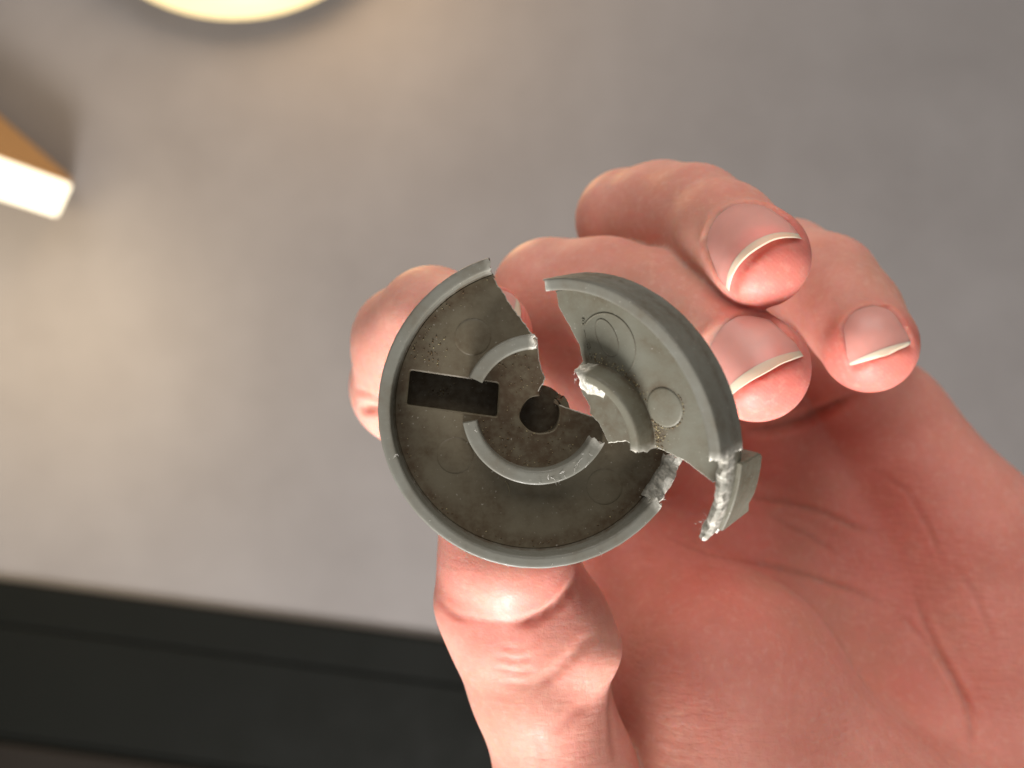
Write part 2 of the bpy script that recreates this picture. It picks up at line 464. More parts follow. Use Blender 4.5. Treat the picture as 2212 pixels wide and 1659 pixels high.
def keep_largest(V, Q):
    lab = np.arange(len(V))
    while True:
        m = lab[Q].min(1); new = lab.copy()
        for k in range(4): np.minimum.at(new, Q[:, k], m)
        new = new[new]
        if (new == lab).all(): break
        lab = new
    big = np.bincount(lab).argmax(); keep = lab == big
    idx = np.cumsum(keep) - 1
    return V[keep], idx[Q[keep[Q[:, 0]]]]
HV, HQ = keep_largest(HV, HQ)
E_ = np.concatenate([HQ[:, [0, 1]], HQ[:, [1, 2]], HQ[:, [2, 3]], HQ[:, [3, 0]]])
deg = np.bincount(E_.ravel(), minlength=len(HV)).astype(float)
def lap(V):
    A = np.zeros_like(V)
    for k in range(3):
        A[:, k] = np.bincount(E_[:, 0], V[E_[:, 1], k], len(V)) + np.bincount(E_[:, 1], V[E_[:, 0], k], len(V))
    return A / deg[:, None]
for it in range(3):
    HV = HV + .5 * (lap(HV) - HV); HV = HV - .5 * (lap(HV) - HV) * .7
def vnormals(V):
    n = np.cross(V[HQ[:, 2]] - V[HQ[:, 0]], V[HQ[:, 3]] - V[HQ[:, 1]])
    N = np.zeros_like(V)
    for k in range(4):
        for c in range(3): N[:, c] += np.bincount(HQ[:, k], n[:, c], len(V))
    return N / np.maximum(np.linalg.norm(N, axis=1), 1e-9)[:, None]
HN = vnormals(HV)

# creases: polylines found on the skin, pressed in along the normal
CREASES = [  # depth mm, half-width mm, points
    (.40, .65, [(1426, 1150), (1480, 1176), (1537, 1198), (1649, 1220), (1760, 1246), (1853, 1280), (1928, 1319)]),
    (.30, .55, [(1668, 1116), (1753, 1161), (1816, 1202)]),
    (.40, .65, [(1600, 1070), (1690, 1082), (1780, 1108), (1850, 1140), (1909, 1161)]),
    (.35, .6, [(1972, 1265), (1985, 1310), (2002, 1358), (2030, 1410), (2058, 1462), (2080, 1510), (2095, 1562), (2099, 1644)]),
    (.25, .6, [(1928, 1319), (1990, 1375), (2040, 1440), (2085, 1510), (2125, 1580)]),
    (.18, .5, [(1500, 1110), (1560, 1095), (1640, 1110)]),
    (.18, .5, [(1880, 1010), (1960, 1060), (2010, 1150), (2040, 1230)]),
    (.15, .5, [(2060, 1220), (2110, 1290), (2150, 1400)]),
    (1.2, 1.0, [(1603, 934), (1671, 926), (1740, 904), (1808, 874), (1862, 852)]),
    (.5, .7, [(1105, 1347), (1140, 1340), (1172, 1326), (1205, 1304), (1230, 1274), (1242, 1240)]),
    (.15, .5, [(960, 1318), (1000, 1332), (1060, 1345), (1122, 1341)]),
    (.12, .5, [(950, 1300), (965, 1312), (985, 1330), (1010, 1345)]),
    (.28, .7, [(1162, 1482), (1195, 1455), (1229, 1424), (1262, 1390), (1284, 1360)]),
    (.10, .5, [(1075, 1395), (1110, 1403), (1150, 1397)]),
    (.12, .5, [(1070, 1418), (1115, 1427), (1160, 1418)]),
    (.10, .5, [(1080, 1446), (1120, 1453), (1155, 1446)]),
    (.10, .5, [(1090, 1475), (1130, 1480), (1158, 1470)]),
    (.14, .7, [(1160, 1590), (1170, 1625), (1172, 1655)]),
    (.18, .8, [(1210, 1575), (1245, 1535), (1275, 1520)]),
    (.9, .9, [(784, 884), (805, 884), (826, 888)]),
    (.3, .6, [(770, 842), (800, 852), (828, 872)]),
    (.3, .7, [(1318, 1470), (1316, 1530), (1322, 1600), (1330, 1655)]),
]
crease_w = np.zeros(len(HV))
disp = np.zeros(len(HV))
for dep, wd, pl in CREASES:
    pts = []
    for (u0, v0), (u1, v1) in zip(pl[:-1], pl[1:]):
        m = max(2, int(math.hypot(u1 - u0, v1 - v0) / 6))
        for i in range(m):
            t = i / m; p = on_skin(u0 + (u1 - u0) * t, v0 + (v1 - v0) * t)
            if p is not None: pts.append(p)
    if not pts: continue
    pts = np.array(pts)
    near = np.where(((HV > pts.min(0) - 4 * wd) & (HV < pts.max(0) + 4 * wd)).all(1))[0]
    fade = np.clip(np.minimum(np.arange(len(pts)) + 1, np.arange(len(pts))[::-1] + 1) / (len(pts) * .22), .15, 1)
    D = np.linalg.norm(HV[near][:, None] - pts[None], axis=2)
    k = D.argmin(1); dm = D[np.arange(len(near)), k]
    g = np.exp(-(dm / wd) ** 2) * fade[k]
    lip = np.exp(-((dm - 2.0 * wd) / wd) ** 2) * fade[k]
    disp[near] += -dep * g + dep * .18 * lip
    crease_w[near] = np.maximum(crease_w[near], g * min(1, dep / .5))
for it in range(1):
    disp = .6 * disp + .4 * lap(disp[:, None].repeat(3, 1))[:, 0]
# soft unevenness of flesh
low = np.array([mnoise.noise(Vector(p) * .11) for p in HV[:, :]]) if len(HV) < 400000 else np.zeros(len(HV))
HV = HV + HN * (disp + .16 * low)[:, None]

# redness of the finger pads and the palm
red = np.zeros(len(HV))
for n in FING:
    (c, rc), (d, rd) = J[n][-2:]
    g = [x for x in nail_geo if x[0] == n][0]
    rel = HV - d; ax = (d - c) / np.linalg.norm(d - c)
    near = np.linalg.norm(rel, axis=1)
    t = np.clip((rel @ ax + 4) / 8, 0, 1) * np.clip((13 - near) / 4, 0, 1)
    red = np.maximum(red, .9 * t)
dz = np.linalg.norm(HV - at(1750, 1250, 196), axis=1)
red = np.maximum(red, .48 * np.clip(1.35 - dz / 50, 0, 1))
dT = np.linalg.norm(HV - at(1110, 1200, 150), axis=1)
red = np.maximum(red, .45 * np.clip(1.6 - dT / 14, 0, 1))

me = bpy.data.meshes.new('hand')
me.from_pydata((HV * MM).tolist(), [], HQ.tolist())
palm_w = np.clip(1.5 - np.linalg.norm((HV - at(1750, 1430, 175)) * np.array([1, .8, 1]), axis=1) / 34, 0, 1)
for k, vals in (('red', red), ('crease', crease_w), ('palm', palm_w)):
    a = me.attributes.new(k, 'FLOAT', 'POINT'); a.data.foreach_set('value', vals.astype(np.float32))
me.materials.append(M_SKIN); me.shade_smooth(); me.update()
hand_o = bpy.data.objects.new('hand', me); COL.objects.link(hand_o)
tag(hand_o, 'bare left hand with curled fingers holding the two broken grey plastic pieces', 'hand')

def solid_grid(G, Nn, th):
    """A curved sheet (rows, cols, 3) thickened by th below, edges closed."""
    r, c = G.shape[:2]
    top = G.reshape(-1, 3); bot = top - Nn * th
    V = np.concatenate([top, bot]); n = r * c; F = []
    for i in range(r - 1):
        for j in range(c - 1):
            a = i * c + j
            F.append((a, a + 1, a + c + 1, a + c)); F.append((n + a, n + a + c, n + a + c + 1, n + a + 1))
    ring = [j for j in range(c)] + [i * c + c - 1 for i in range(1, r)] + [(r - 1) * c + j for j in range(c - 2, -1, -1)] + [i * c for i in range(r - 2, 0, -1)]
    for a, b in zip(ring, ring[1:] + ring[:1]): F.append((a, n + a, n + b, b))
    return V, F
for n, G, fr, Nn in nail_geo:
    k = int(round((1 - fr) * 25))
    V, F = solid_grid(G[:k + 1], Nn, .55)
    o = mesh_obj('fingernail', V * MM, F, M_NAIL, hand_o, angle=50)
    # free edge: slightly thicker, trimmed to a soft curve
    Ge = G[k:].copy(); rows = len(Ge)
    A = G[-1, 12] - G[k, 12]; A = A / max(np.linalg.norm(A), 1e-6)
    for j in range(25):
        s = (j - 12) / 12
        for i in range(rows):
            f_ = i / max(rows - 1, 1)
            Ge[i, j] += A * f_ * (.30 * (1 - s * s) - .25 * abs(s) + .14 * mnoise.noise(Vector((s * 2.2, L, 3)))) + Nn * .03 - Nn * .22 * f_ * f_
    V, F = solid_grid(Ge, Nn, .38)
    mesh_obj('free_edge', V * MM, F, M_NAILEDGE, o, angle=60)

# ------------------------------------------------------------------ broken knob
BASIS = Matrix(((1, 0, 0), (0, 0, -1), (0, 1, 0)))         # knob local: x right, y up, z out of the open side
def pose(rv):
    v = Vector(rv); a = v.length
    return BASIS @ Matrix.Rotation(a, 3, v.normalized())
RO = 20.75
WALL = [(20.6, -5.7), (20.9, -.42), (20.88, -.2), (20.78, -.05), (20.6, .0), (20.3, .0), (19.75, .0), (19.5, .0), (19.38, -.06), (19.3, -.2), (19.27, -.5), (19.1, -3.7), (18.9, -4.2), (18.5, -5.7)]
HUB = lambda ro: [(ro, -4.4), (ro - .05, -1.4), (ro - .07, -1.18), (ro - .16, -1.04), (ro - .32, -1.0), (ro - .6, -1.0), (ro - 1.4, -1.0), (ro - 1.7, -1.0), (ro - 1.86, -1.05), (ro - 1.94, -1.2), (ro - 1.97, -1.5), (ro - 2.1, -4.4)]

def sweep(name, prof, a0, a1, mat, parent, j0=0.0, j1=0.0, step=1.2, top_noise=0.0, stress0=0, stress1=0, chip=0.0, seed=0, grime=0.0):
    """Profile (r, z) carried from angle a0 to a1 (degrees); broken ends jagged by j0 / j1 mm, with whitened plastic near them."""
    rnd = random.Random(seed)
    # densify profile so that broken faces have relief
    pr = []
    for (r0, z0), (r1, z1) in zip(prof, prof[1:] + prof[:1]):
        m = max(1, int(math.hypot(r1 - r0, z1 - z0) / .55))
        for i in range(m): pr.append((r0 + (r1 - r0) * i / m, z0 + (z1 - z0) * i / m))
    n = max(3, int(abs(a1 - a0) / step)); m = len(pr)
    angs = [a0 + (a1 - a0) * i / n for i in range(n + 1)]
    o0 = [mnoise.noise(Vector((r * .9, z * .9, seed))) * j0 * 1.6 + rnd.uniform(-.3, .3) * j0 for r, z in pr]
    o1 = [mnoise.noise(Vector((r * .9, z * .9, seed + 9.3))) * j1 * 1.6 + rnd.uniform(-.3, .3) * j1 for r, z in pr]
    V, F, st, gr = [], [], [], []
    for i, a in enumerate(angs):
        for k, (r, z) in enumerate(pr):
            da = 0.0
            if i < 3: da += math.degrees(o0[k] / r) * (1 - i / 3) 
            if i > n - 3: da += math.degrees(o1[k] / r) * (1 - (n - i) / 3)
            zz = z; rr = r
            if top_noise and z > -3.6:
                q = Vector((r * math.cos(math.radians(a)), r * math.sin(math.radians(a)), seed))
                zz = z + (mnoise.noise(q * .6) * 1.2 + mnoise.noise(q * 1.6) * .35) * top_noise + rnd.uniform(-.05, .05)
                rr = r + mnoise.noise(q * .9 + Vector((0, 0, 7))) * .25 + rnd.uniform(-.05, .05)
            if chip: rr += mnoise.noise(Vector((a * .6, z, seed + 3))) * chip
            A = math.radians(a + da)
            V.append((rr * math.cos(A), rr * math.sin(A), zz))
            d0 = abs(a - a0) * math.radians(1) * r; d1 = abs(a1 - a) * math.radians(1) * r
            s = max(stress0 * max(0, 1 - d0 / .9), stress1 * max(0, 1 - d1 / .9)) * rnd.uniform(.5, 1)
            if top_noise: s = max(s, .85 * max(0, min(1, (zz + 4.2) / 1.2)) * rnd.uniform(.2, 1))
            st.append(min(1, s))
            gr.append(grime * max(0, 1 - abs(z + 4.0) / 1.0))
    for i in range(n):
        for k in range(m):
            k2 = (k + 1) % m
            F.append((i * m + k, i * m + k2, (i + 1) * m + k2, (i + 1) * m + k))
    for e, base, jj, off, s_ in ((0, 0, j0, o0, stress0), (1, n * m, j1, o1, stress1)):
        cr = sum(p[0] for p in pr) / m; cz = sum(p[1] for p in pr) / m
        inner = []
        first = len(V)
        for k, (r, z) in enumerate(pr):          # an inner ring so the broken face is rough, with its own hard edge
            V.append(V[base + k]); st.append(s_); gr.append(0)
        ring2 = len(V)
        for k, (r, z) in enumerate(pr):
            rr, zz = cr + (r - cr) * .5, cz + (z - cz) * .5
            a = (a0 if e == 0 else a1) + math.degrees((rnd.uniform(-.8, .5) * jj) / rr)
            V.append((rr * math.cos(math.radians(a)), rr * math.sin(math.radians(a)), zz)); st.append(s_); gr.append(0)
        c = len(V); a = math.radians(a0 if e == 0 else a1)
        V.append((cr * math.cos(a), cr * math.sin(a), cz)); st.append(s_); gr.append(0)
        for k in range(m):
            k2 = (k + 1) % m
            F.append((first + k, first + k2, ring2 + k2, ring2 + k)); F.append((ring2 + k, ring2 + k2, c))
    o = mesh_obj(name, np.array(V) * MM, F, mat, parent, True, {'stress': st, 'grime': gr}, 16 if top_noise else 48)
    bm = bmesh.new(); bm.from_mesh(o.data); bmesh.ops.recalc_face_normals(bm, faces=bm.faces); bm.to_mesh(o.data); bm.free()
    return o

def rough_line(pts, step, amp, seed):
    rnd = random.Random(seed); out = []
    for (x0, y0), (x1, y1) in zip(pts[:-1], pts[1:]):
        L = math.hypot(x1 - x0, y1 - y0); m = max(1, int(L / step)); nx, ny = -(y1 - y0) / L, (x1 - x0) / L
        for i in range(m):
            t = i / m; h = 0 if i == 0 else amp * (1.4 * mnoise.noise(Vector((x0 + t * (x1 - x0), y0 + t * (y1 - y0), seed)) * 1.7) + rnd.uniform(-.5, .5))
            out.append((x0 + (x1 - x0) * t + nx * h, y0 + (y1 - y0) * t + ny * h))
    out.append(pts[-1]); return out

from mathutils.geometry import delaunay_2d_cdt
def plate(name, outline, broken, holes, z0, z1, mat, parent, stress=.75, cham=.14, grime=None):  # grime: dirt, and on the large piece the painted shade by the crack
    """A flat board with outline (ccw) and holes; broken[i] marks a fractured edge; small chamfer on its upper edge."""
    def signed(p): return .5 * sum(a[0] * b[1] - b[0] * a[1] for a, b in zip(p, p[1:] + p[:1]))
    loops = []
    ol = list(outline); br = list(broken)
    if signed(ol) < 0: ol.reverse(); br.reverse()
    loops.append((ol, br))
    for h in holes:
        h = list(h)
        if signed(h) > 0: h.reverse()
        loops.append((h, [False] * len(h)))
    V, F, st, gr = [], [], [], []
    top2d, edges, tops = [], [], []
    for li, (p, b) in enumerate(loops):
        n = len(p); q = []; ch = cham if li == 0 else .2
        for i in range(n):
            a, c, d = Vector(p[i - 1]), Vector(p[i]), Vector(p[(i + 1) % n])
            t = (d - a); t.normalize(); nrm = Vector((-t.y, t.x))
            q.append(tuple(c + nrm * ch))
        s = len(top2d); top2d += [Vector(x) for x in q]; edges += [(s + i, s + (i + 1) % n) for i in range(n)]
        for i in range(n):                            # chamfer and side, own vertices
            j = (i + 1) % n; S = stress if (b[i] and b[j]) else 0.0
            k = len(V)
            zj = lambda x: .0
            V += [(*q[i], z1), (*q[j], z1), (*p[j], z1 - ch), (*p[i], z1 - ch), (*p[j], z0), (*p[i], z0)]
            r1, r2 = random.uniform(.55, 1.15), random.uniform(.55, 1.15)
            st += [S * .4, S * .4, min(1, S * r1), min(1, S * r2), S * .5, S * .5]; gr += [0] * 6
            F += [(k, k + 3, k + 2, k + 1), (k + 3, k + 5, k + 4, k + 2)]
        tops.append(q)
    # interior points so grime can vary over the face
    res = delaunay_2d_cdt(top2d, edges, [], 0, 1e-6)
    vo, fo = res[0], res[2]
    def inside(x, y):
        c = False
        for q in tops:
            for (xa, ya), (xb, yb) in zip(q, q[1:] + q[:1]):
                if (ya > y) != (yb > y) and x < (xb - xa) * (y - ya) / (yb - ya) + xa: c = not c
        return c
    pts_in = []
    g = 0.8
    xs = [v.x for v in top2d]; ys = [v.y for v in top2d]
    x = min(xs)
    while x < max(xs):
        y = min(ys)
        while y < max(ys):
            xx, yy = x + random.uniform(-.2, .2), y + random.uniform(-.2, .2)
            if inside(xx, yy) and min((xx - v.x) ** 2 + (yy - v.y) ** 2 for v in top2d) > .16: pts_in.append(Vector((xx, yy)))
            y += g
        x += g
    res = delaunay_2d_cdt(top2d + pts_in, edges, [], 0, 1e-6)
    vo, fo = res[0], res[2]
    for z, flip in ((z1, False), (z0, True)):
        k = len(V)
        for v in vo:
            V.append((v.x, v.y, z)); st.append(0)
            gr.append(grime(v.x, v.y) if (grime and not flip) else 0)
        for f in fo:
            cx = sum(vo[i].x for i in f) / len(f); cy = sum(vo[i].y for i in f) / len(f)
            if inside(cx, cy):
                F.append(tuple(k + i for i in (f[::-1] if flip else f)))
    return mesh_obj(name, np.array(V) * MM, F, mat, parent, True, {'stress': st, 'grime': gr}, 30)

def arc(r, a0, a1, step=2.0, c=(0, 0)):
    n = max(2, int(abs(a1 - a0) / step))
    return [(c[0] + r * math.cos(math.radians(a0 + (a1 - a0) * i / n)), c[1] + r * math.sin(math.radians(a0 + (a1 - a0) * i / n))) for i in range(n + 1)]

def disc(name, x, y, z, r, h, mat, parent):
    V, F = lathe([(r + .22, -.25), (r + .12, h * .1), (r, h * .75), (r - .15, h), (r * .5, h), (0, h)], 40)
    V = V + np.array([x, y, z])
    return mesh_obj(name, V * MM, F, mat, parent, True, {'stress': [0] * len(V), 'grime': [0] * len(V)}, 40)

def crumbs(name, spots, mat, parent, smin_, smax):
    """Tiny irregular lumps of dirt resting on the plastic: one mass nobody could count."""
    V, F = [], []
    for x, y, z in spots:
        s = random.uniform(smin_, smax); k = len(V)
        ax = [random.uniform(.6, 1.3) for _ in range(3)]
        R = Matrix.Rotation(random.uniform(0, 6), 3, Vector((random.random(), random.random(), 1)).normalized())
        for d in ((1, 0, 0), (-1, 0, 0), (0, 1, 0), (0, -1, 0), (0, 0, 1), (0, 0, -1)):
            p = R @ Vector((d[0] * ax[0], d[1] * ax[1], d[2] * ax[2])) * s
            V.append((x + p.x, y + p.y, z + p.z * .6))
        F += [(k + a, k + b, k + c) for a, b, c in ((0, 2, 4), (2, 1, 4), (1, 3, 4), (3, 0, 4), (2, 0, 5), (1, 2, 5), (3, 1, 5), (0, 3, 5))]
    o = mesh_obj(name, np.array(V) * MM, F, mat, parent, True); tag(o, kind='stuff'); return o

def lint(name, starts, parent, length=(.4, 1.1), rad=.022, mat=None):
    V, F = [], []
    for x, y, z in starts:
        p = Vector((x, y, z)); d = Vector((random.uniform(-1, 1), random.uniform(-1, 1), random.uniform(.0, .9))).normalized()
        L = random.uniform(*length); n = 6; prev = None
        for i in range(n + 1):
            a = d.orthogonal().normalized(); b = d.cross(a).normalized(); k = len(V)
            rr = rad * (1 - .6 * i / n)
            V += [tuple(p + a * rr), tuple(p - a * rr * .5 + b * rr * .87), tuple(p - a * rr * .5 - b * rr * .87)]
            if i: F += [(k - 3 + j, k - 3 + (j + 1) % 3, k + (j + 1) % 3, k + j) for j in range(3)]
            d = (d + Vector((random.uniform(-1, 1), random.uniform(-1, 1), random.uniform(-.7, .7))) * .38).normalized(); p = p + d * L / n
    o = mesh_obj(name, np.array(V) * MM, F, mat or M_LINT, parent); tag(o, kind='stuff'); return o

# ---- the large piece
BIGC = (3.43, 0, -3.38)
knob = empty('broken_knob', Vector(BIGC) * MM, pose((.02, .05, 0)))
tag(knob, 'larger piece of a round grey plastic knob with its underside hollow, slotted and grimy', 'knob')
fr = [(19.3, -6.55), (17.0, -5.04), (11.9, -2.81), (8.09, -1.23), (4.36, .09), (2.6, .80)]
BC, BR = (.75, -.75), 2.75
bore_in = [(BC[0] + (x - BC[0]) * (1 + .22 * mnoise.noise(Vector((x, y, 2)) * .38)), BC[1] + (y - BC[1]) * (1 + .22 * mnoise.noise(Vector((x, y, 5)) * .38))) for x, y in arc(BR, 40, -265, 6, BC)]            # round the bore the long way
fr2 = [(.35, 2.3), (1.03, 3.34), (1.28, 4.09), (.72, 5.34), (.4, 7.21), (.21, 9.2), (-.6, 10.2), (-1.66, 11.56), (-3.23, 13.73), (-4.79, 16.21), (-5.75, 17.7)]
A1 = rough_line(fr, .3, .07, 3); A2 = bore_in; A3 = rough_line(fr2, .3, .07, 5)
A4 = arc(18.95, 107.5, 340.5, 2)
outl = A1 + A2 + A3 + A4; brk = [True] * len(A1) + [False] * len(A2) + [True] * len(A3) + [False] * len(A4)
slot = [(-16.9, 5.15), (-5.0, 3.4), (-5.25, -1.1), (-17.35, .55)]
def rounded(poly, r=.35, n=4):
    out = []
    for i in range(len(poly)):
        a, c, d = Vector(poly[i - 1]), Vector(poly[i]), Vector(poly[(i + 1) % len(poly)])
        p, q = c + (a - c).normalized() * r, c + (d - c).normalized() * r
        for k in range(n + 1):
            t = k / n; out.append(tuple(p * (1 - t) ** 2 + c * 2 * t * (1 - t) + q * t * t))
    return out
slot_r = rounded(slot)
def grime_shade_big(x, y):
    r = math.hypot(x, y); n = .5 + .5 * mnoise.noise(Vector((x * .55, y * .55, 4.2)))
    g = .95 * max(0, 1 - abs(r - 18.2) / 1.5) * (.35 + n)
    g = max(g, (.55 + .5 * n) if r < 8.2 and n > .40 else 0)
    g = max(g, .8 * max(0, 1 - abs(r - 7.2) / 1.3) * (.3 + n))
    g = max(g, (.7 + .5 * n) * max(0, min(1, 1.6 - math.hypot((x - 4.5) / 4.2, (y + 1.3) / 1.9))))  # dark patch along the crack: shade of the hollow painted into the colour
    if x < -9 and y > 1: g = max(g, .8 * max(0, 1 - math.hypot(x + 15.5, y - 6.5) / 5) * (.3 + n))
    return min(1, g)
mesh_plate = plate('base_plate', outl, brk, [slot_r], -5.5, -4.0, M_BIG, knob, grime=grime_shade_big)
sweep('rim', WALL, 108.6, 321.6, M_RIM, knob, .45, .8, 1.0, stress0=.25, stress1=1.0, chip=.05, seed=1, grime=.9)
LOWW = [(20.4, -5.7), (20.75, -2.3), (20.45, -1.7), (19.6, -2.1), (18.6, -2.9), (18.3, -4.3), (18.3, -5.7)]
o = sweep('broken_rim_stub', LOWW, 321.0, 340.8, M_RIM, knob, .1, .5, .9, top_noise=.45, stress0=.2, stress1=.9, seed=4)
o['label'] = 'whitened torn stub of the rim'
sweep('hub_ring', HUB(10.05), 92.5, 154.5, M_RIM, knob, .55, .0, 1.6, stress0=1.0, seed=6, grime=.6)
sweep('hub_ring', HUB(10.05), 190.5, 331.5, M_RIM, knob, .0, .5, 1.6, stress1=.5, seed=8, grime=.6)
# slot pocket of the grip behind the plate
def tube_poly(name, poly, z0, z1, th, mat, parent, close=True):
    """Upright walls behind an opening: inner outline poly, wall thickness th, floor at z0."""
    n = len(poly); cx = sum(p[0] for p in poly) / n; cy = sum(p[1] for p in poly) / n
    out = []
    for i in range(n):
        a, d = Vector(poly[i - 1]), Vector(poly[(i + 1) % n]); t = (d - a).normalized(); nr = Vector((t.y, -t.x))
        c = Vector(poly[i])
        if nr.dot(c - Vector((cx, cy))) < 0: nr = -nr
        out.append(tuple(c + nr * th))
    V = [(*p, z1) for p in poly] + [(*p, z0) for p in poly] + [(*p, z1) for p in out] + [(*p, z0 - th) for p in out]
    V += [(cx, cy, z0), (cx, cy, z0 - th)]
    F = []
    for i in range(n):
        j = (i + 1) % n
        F += [(i, n + i, n + j, j), (2 * n + i, 2 * n + j, 3 * n + j, 3 * n + i), (i, j, 2 * n + j, 2 * n + i), (n + i, 4 * n, n + j), (3 * n + i, 3 * n + j, 4 * n + 1)]
    o = mesh_obj(name, np.array(V) * MM, F, mat, parent, True, {'stress': [0] * len(V), 'grime': [.5] * len(V)}, 35)
    bm = bmesh.new(); bm.from_mesh(o.data); bmesh.ops.recalc_face_normals(bm, faces=bm.faces); bm.to_mesh(o.data); bm.free()
    return o
slot_in = [(x + (.12 if x < -11 else -.12) * -1, y) for x, y in slot_r]
tube_poly('grip_pocket', [((x + 11.1) * 1.012 - 11.1, (y - 2) * 1.03 + 2) for x, y in slot_r], -9.0, -4.9, .7, M_BIG, knob)
# broken bore sleeve behind the centre
sleeve = [(BR + .2, -4.3), (BR + .2, -10.6), (BR + 1.2, -10.6), (BR + 1.2, -4.6)]
o = sweep('bore_sleeve', sleeve, -262, 36, M_BIG, knob, .5, .5, 8, seed=12)
o.location = (BC[0] * MM, BC[1] * MM, 0)
V, F = lathe([(BR + 1.1, -10.4), (BR + 1.1, -11.2), (0, -11.2)], 40); V2, F2 = lathe([(BR + 1.1, -10.4), (0, -10.4)], 40)
V = np.concatenate([V, V2]) + np.array([BC[0], BC[1], 0]); F = F + [tuple(i + len(V) - len(V2) for i in f) for f in F2]
mesh_obj('bore_end', V * MM, F, M_BIG, knob, True, {'stress': [0] * len(V), 'grime': [.7] * len(V)}, 40)
for x, y in ((-8.5, 9.6), (-10.87, -6.3), (9.3, -10.6)):
    disc('pin_mark', x, y, -4.0, 2.35, .09, M_BIG, knob)
sp = []
for i in range(150):
    a = random.uniform(110, 338); r = random.gauss(18.15, .35)
    if r < 18.55: sp.append((r * math.cos(math.radians(a)), r * math.sin(math.radians(a)), -3.97))
for i in range(260):
    a = random.uniform(90, 330); r = random.choice((random.uniform(3.2, 7.8), random.gauss(7.3, .4))); p = (r * math.cos(math.radians(a)), r * math.sin(math.radians(a)), -3.97)
    if not (p[0] < -4.2 and -1.5 < p[1] < 3.8): sp.append(p)
for i in range(60):
    sp.append((random.gauss(-14.2, 1.0), random.gauss(7.6, 1.3), -3.97))
sp = [p for p in sp if not (p[0] < -4.6 and -1.5 < p[1] < 5.6 and p[0] > -17.6) and math.hypot(p[0], p[1]) < 18.6]
sp += [(random.gauss(-12.5, .7), random.gauss(2.2, .45), -8.95) for _ in range(40)]
crumbs('dirt_crumbs', sp[::2], M_CRUMB, knob, .05, .17); crumbs('pale_crumbs', sp[1::3], M_CRUMB2, knob, .04, .11)
pol = lambda r, a, z: (r * math.cos(math.radians(a)), r * math.sin(math.radians(a)), z)
ls = [pol(random.uniform(8.2, 10), random.uniform(92, 96), random.uniform(-2.5, -1)) for _ in range(14)]
ls += [pol(random.uniform(19, 20.7), random.uniform(319, 326), random.uniform(-2, 0)) for _ in range(22)]
ls += [pol(random.uniform(8.3, 10), random.uniform(270, 320), -1.0) for _ in range(18)] + [pol(20.6, random.uniform(225, 318), -.2) for _ in range(16)]
ls += [pol(19.3, 197, 0), pol(19.4, 198, 0), pol(19.2, 197.5, 0), pol(8.6, 197, -1), pol(8.7, 198, -1)]
lint('lint_fibres', ls, knob, (.25, .9), .028)
lint('long_fibre', [pol(10.6, 247, -3.9)], knob, (2.2, 2.2), .035, M_CRUMB2)

# ---- the small piece
FRC = (8.36, -2.74, -7.04)
frag = empty('knob_fragment', Vector(FRC) * MM, pose((.1134, -.765, .4005)))
tag(frag, 'smaller broken-off segment of the grey knob, tilted, with a square lug on its rim', 'knob fragment')
ff = [(3.0, 18.3), (2.44, 16.63), (2.85, 13.98), (3.1, 11.07), (2.56, 8.91), (1.49, 8.56), (.7, 6.86), (.31, 5.41), (.61, 3.33), (.16, 2.23), (.92, .67), (1.06, -.75), (1.03, -2.18),
      (3.9, -2.71), (5.42, -4.7), (7.73, -4.54), (9.93, -6.38), (11.54, -7.89), (13.9, -11.2), (14.9, -11.2)]
Fa = rough_line(ff, .3, .07, 21); Fb = arc(18.95, 323.2, 440.7, 2)
def grime_fr(x, y):
    r = math.hypot(x, y); n = .5 + .5 * mnoise.noise(Vector((x * .7, y * .7, 9.1)))
    g = .95 * max(0, 1 - abs(r - 9.7) / 1.1) * (.25 + n)
    g = max(g, .5 * max(0, 1 - abs(r - 18.2) / 1.0) * (.2 + n), .9 * max(0, 1 - math.hypot(x - 9.2, y + 2.6) / 2.4) * (.3 + n))
    g = max(g, .7 * max(0, 1 - abs(math.hypot(x - 11.8, y + .5) - 2.6) / .5))
    if r < 6.8: g = max(g, .6 * n)
    return min(1, g)
plate('base_plate', Fa + Fb, [True] * len(Fa) + [False] * len(Fb), [], -5.5, -4.0, M_FRAG, frag, stress=.8, grime=grime_fr)
sweep('rim', WALL, 336.0 - 360, 75.2, M_RIM, frag, .7, .5, 1.0, stress0=.9, stress1=.5, chip=.04, seed=31, grime=.5)
LW = [(20.4, -5.7), (20.72, -1.6), (20.4, -.9), (19.7, -1.4), (19.2, -2.4), (18.9, -4.3), (18.8, -5.7)]
o = sweep('broken_rim_stub', LW, 303.5 - 360, 337.0 - 360, M_FRAG, frag, 1.2, .2, .9, top_noise=.5, stress0=1.0, stress1=.2, seed=33)
o['label'] = 'whitened torn end of the rim wall'
FHUB = [(9.25, -4.4), (8.75, -1.5), (8.66, -1.2), (8.5, -1.05), (8.3, -1.0), (7.7, -1.0), (7.5, -1.05), (7.4, -1.2), (7.0, -2.4), (6.6, -4.4)]
o = sweep('hub_ring', FHUB, 329.0 - 360, 62.0, M_FRAG, frag, .6, 1.0, 1.6, stress0=.4, stress1=1.0, seed=35, grime=.8)
o['label'] = 'curved remnant of the hub, whitened at its torn end'
TORN = [(9.1, -4.3), (8.7, -1.9), (8.1, -1.25), (7.2, -1.5), (6.1, -2.5), (5.2, -3.3), (4.7, -4.3)]
o = sweep('torn_plastic', TORN, 44.0, 71.0, M_FRAG, frag, .5, .5, 1.6, top_noise=.4, stress0=.9, stress1=1.0, seed=41)
o['label'] = 'chalky white torn end of the hub remnant'
disc('pin_mark', 11.8, -.5, -4.0, 2.45, .13, M_FRAG, frag)
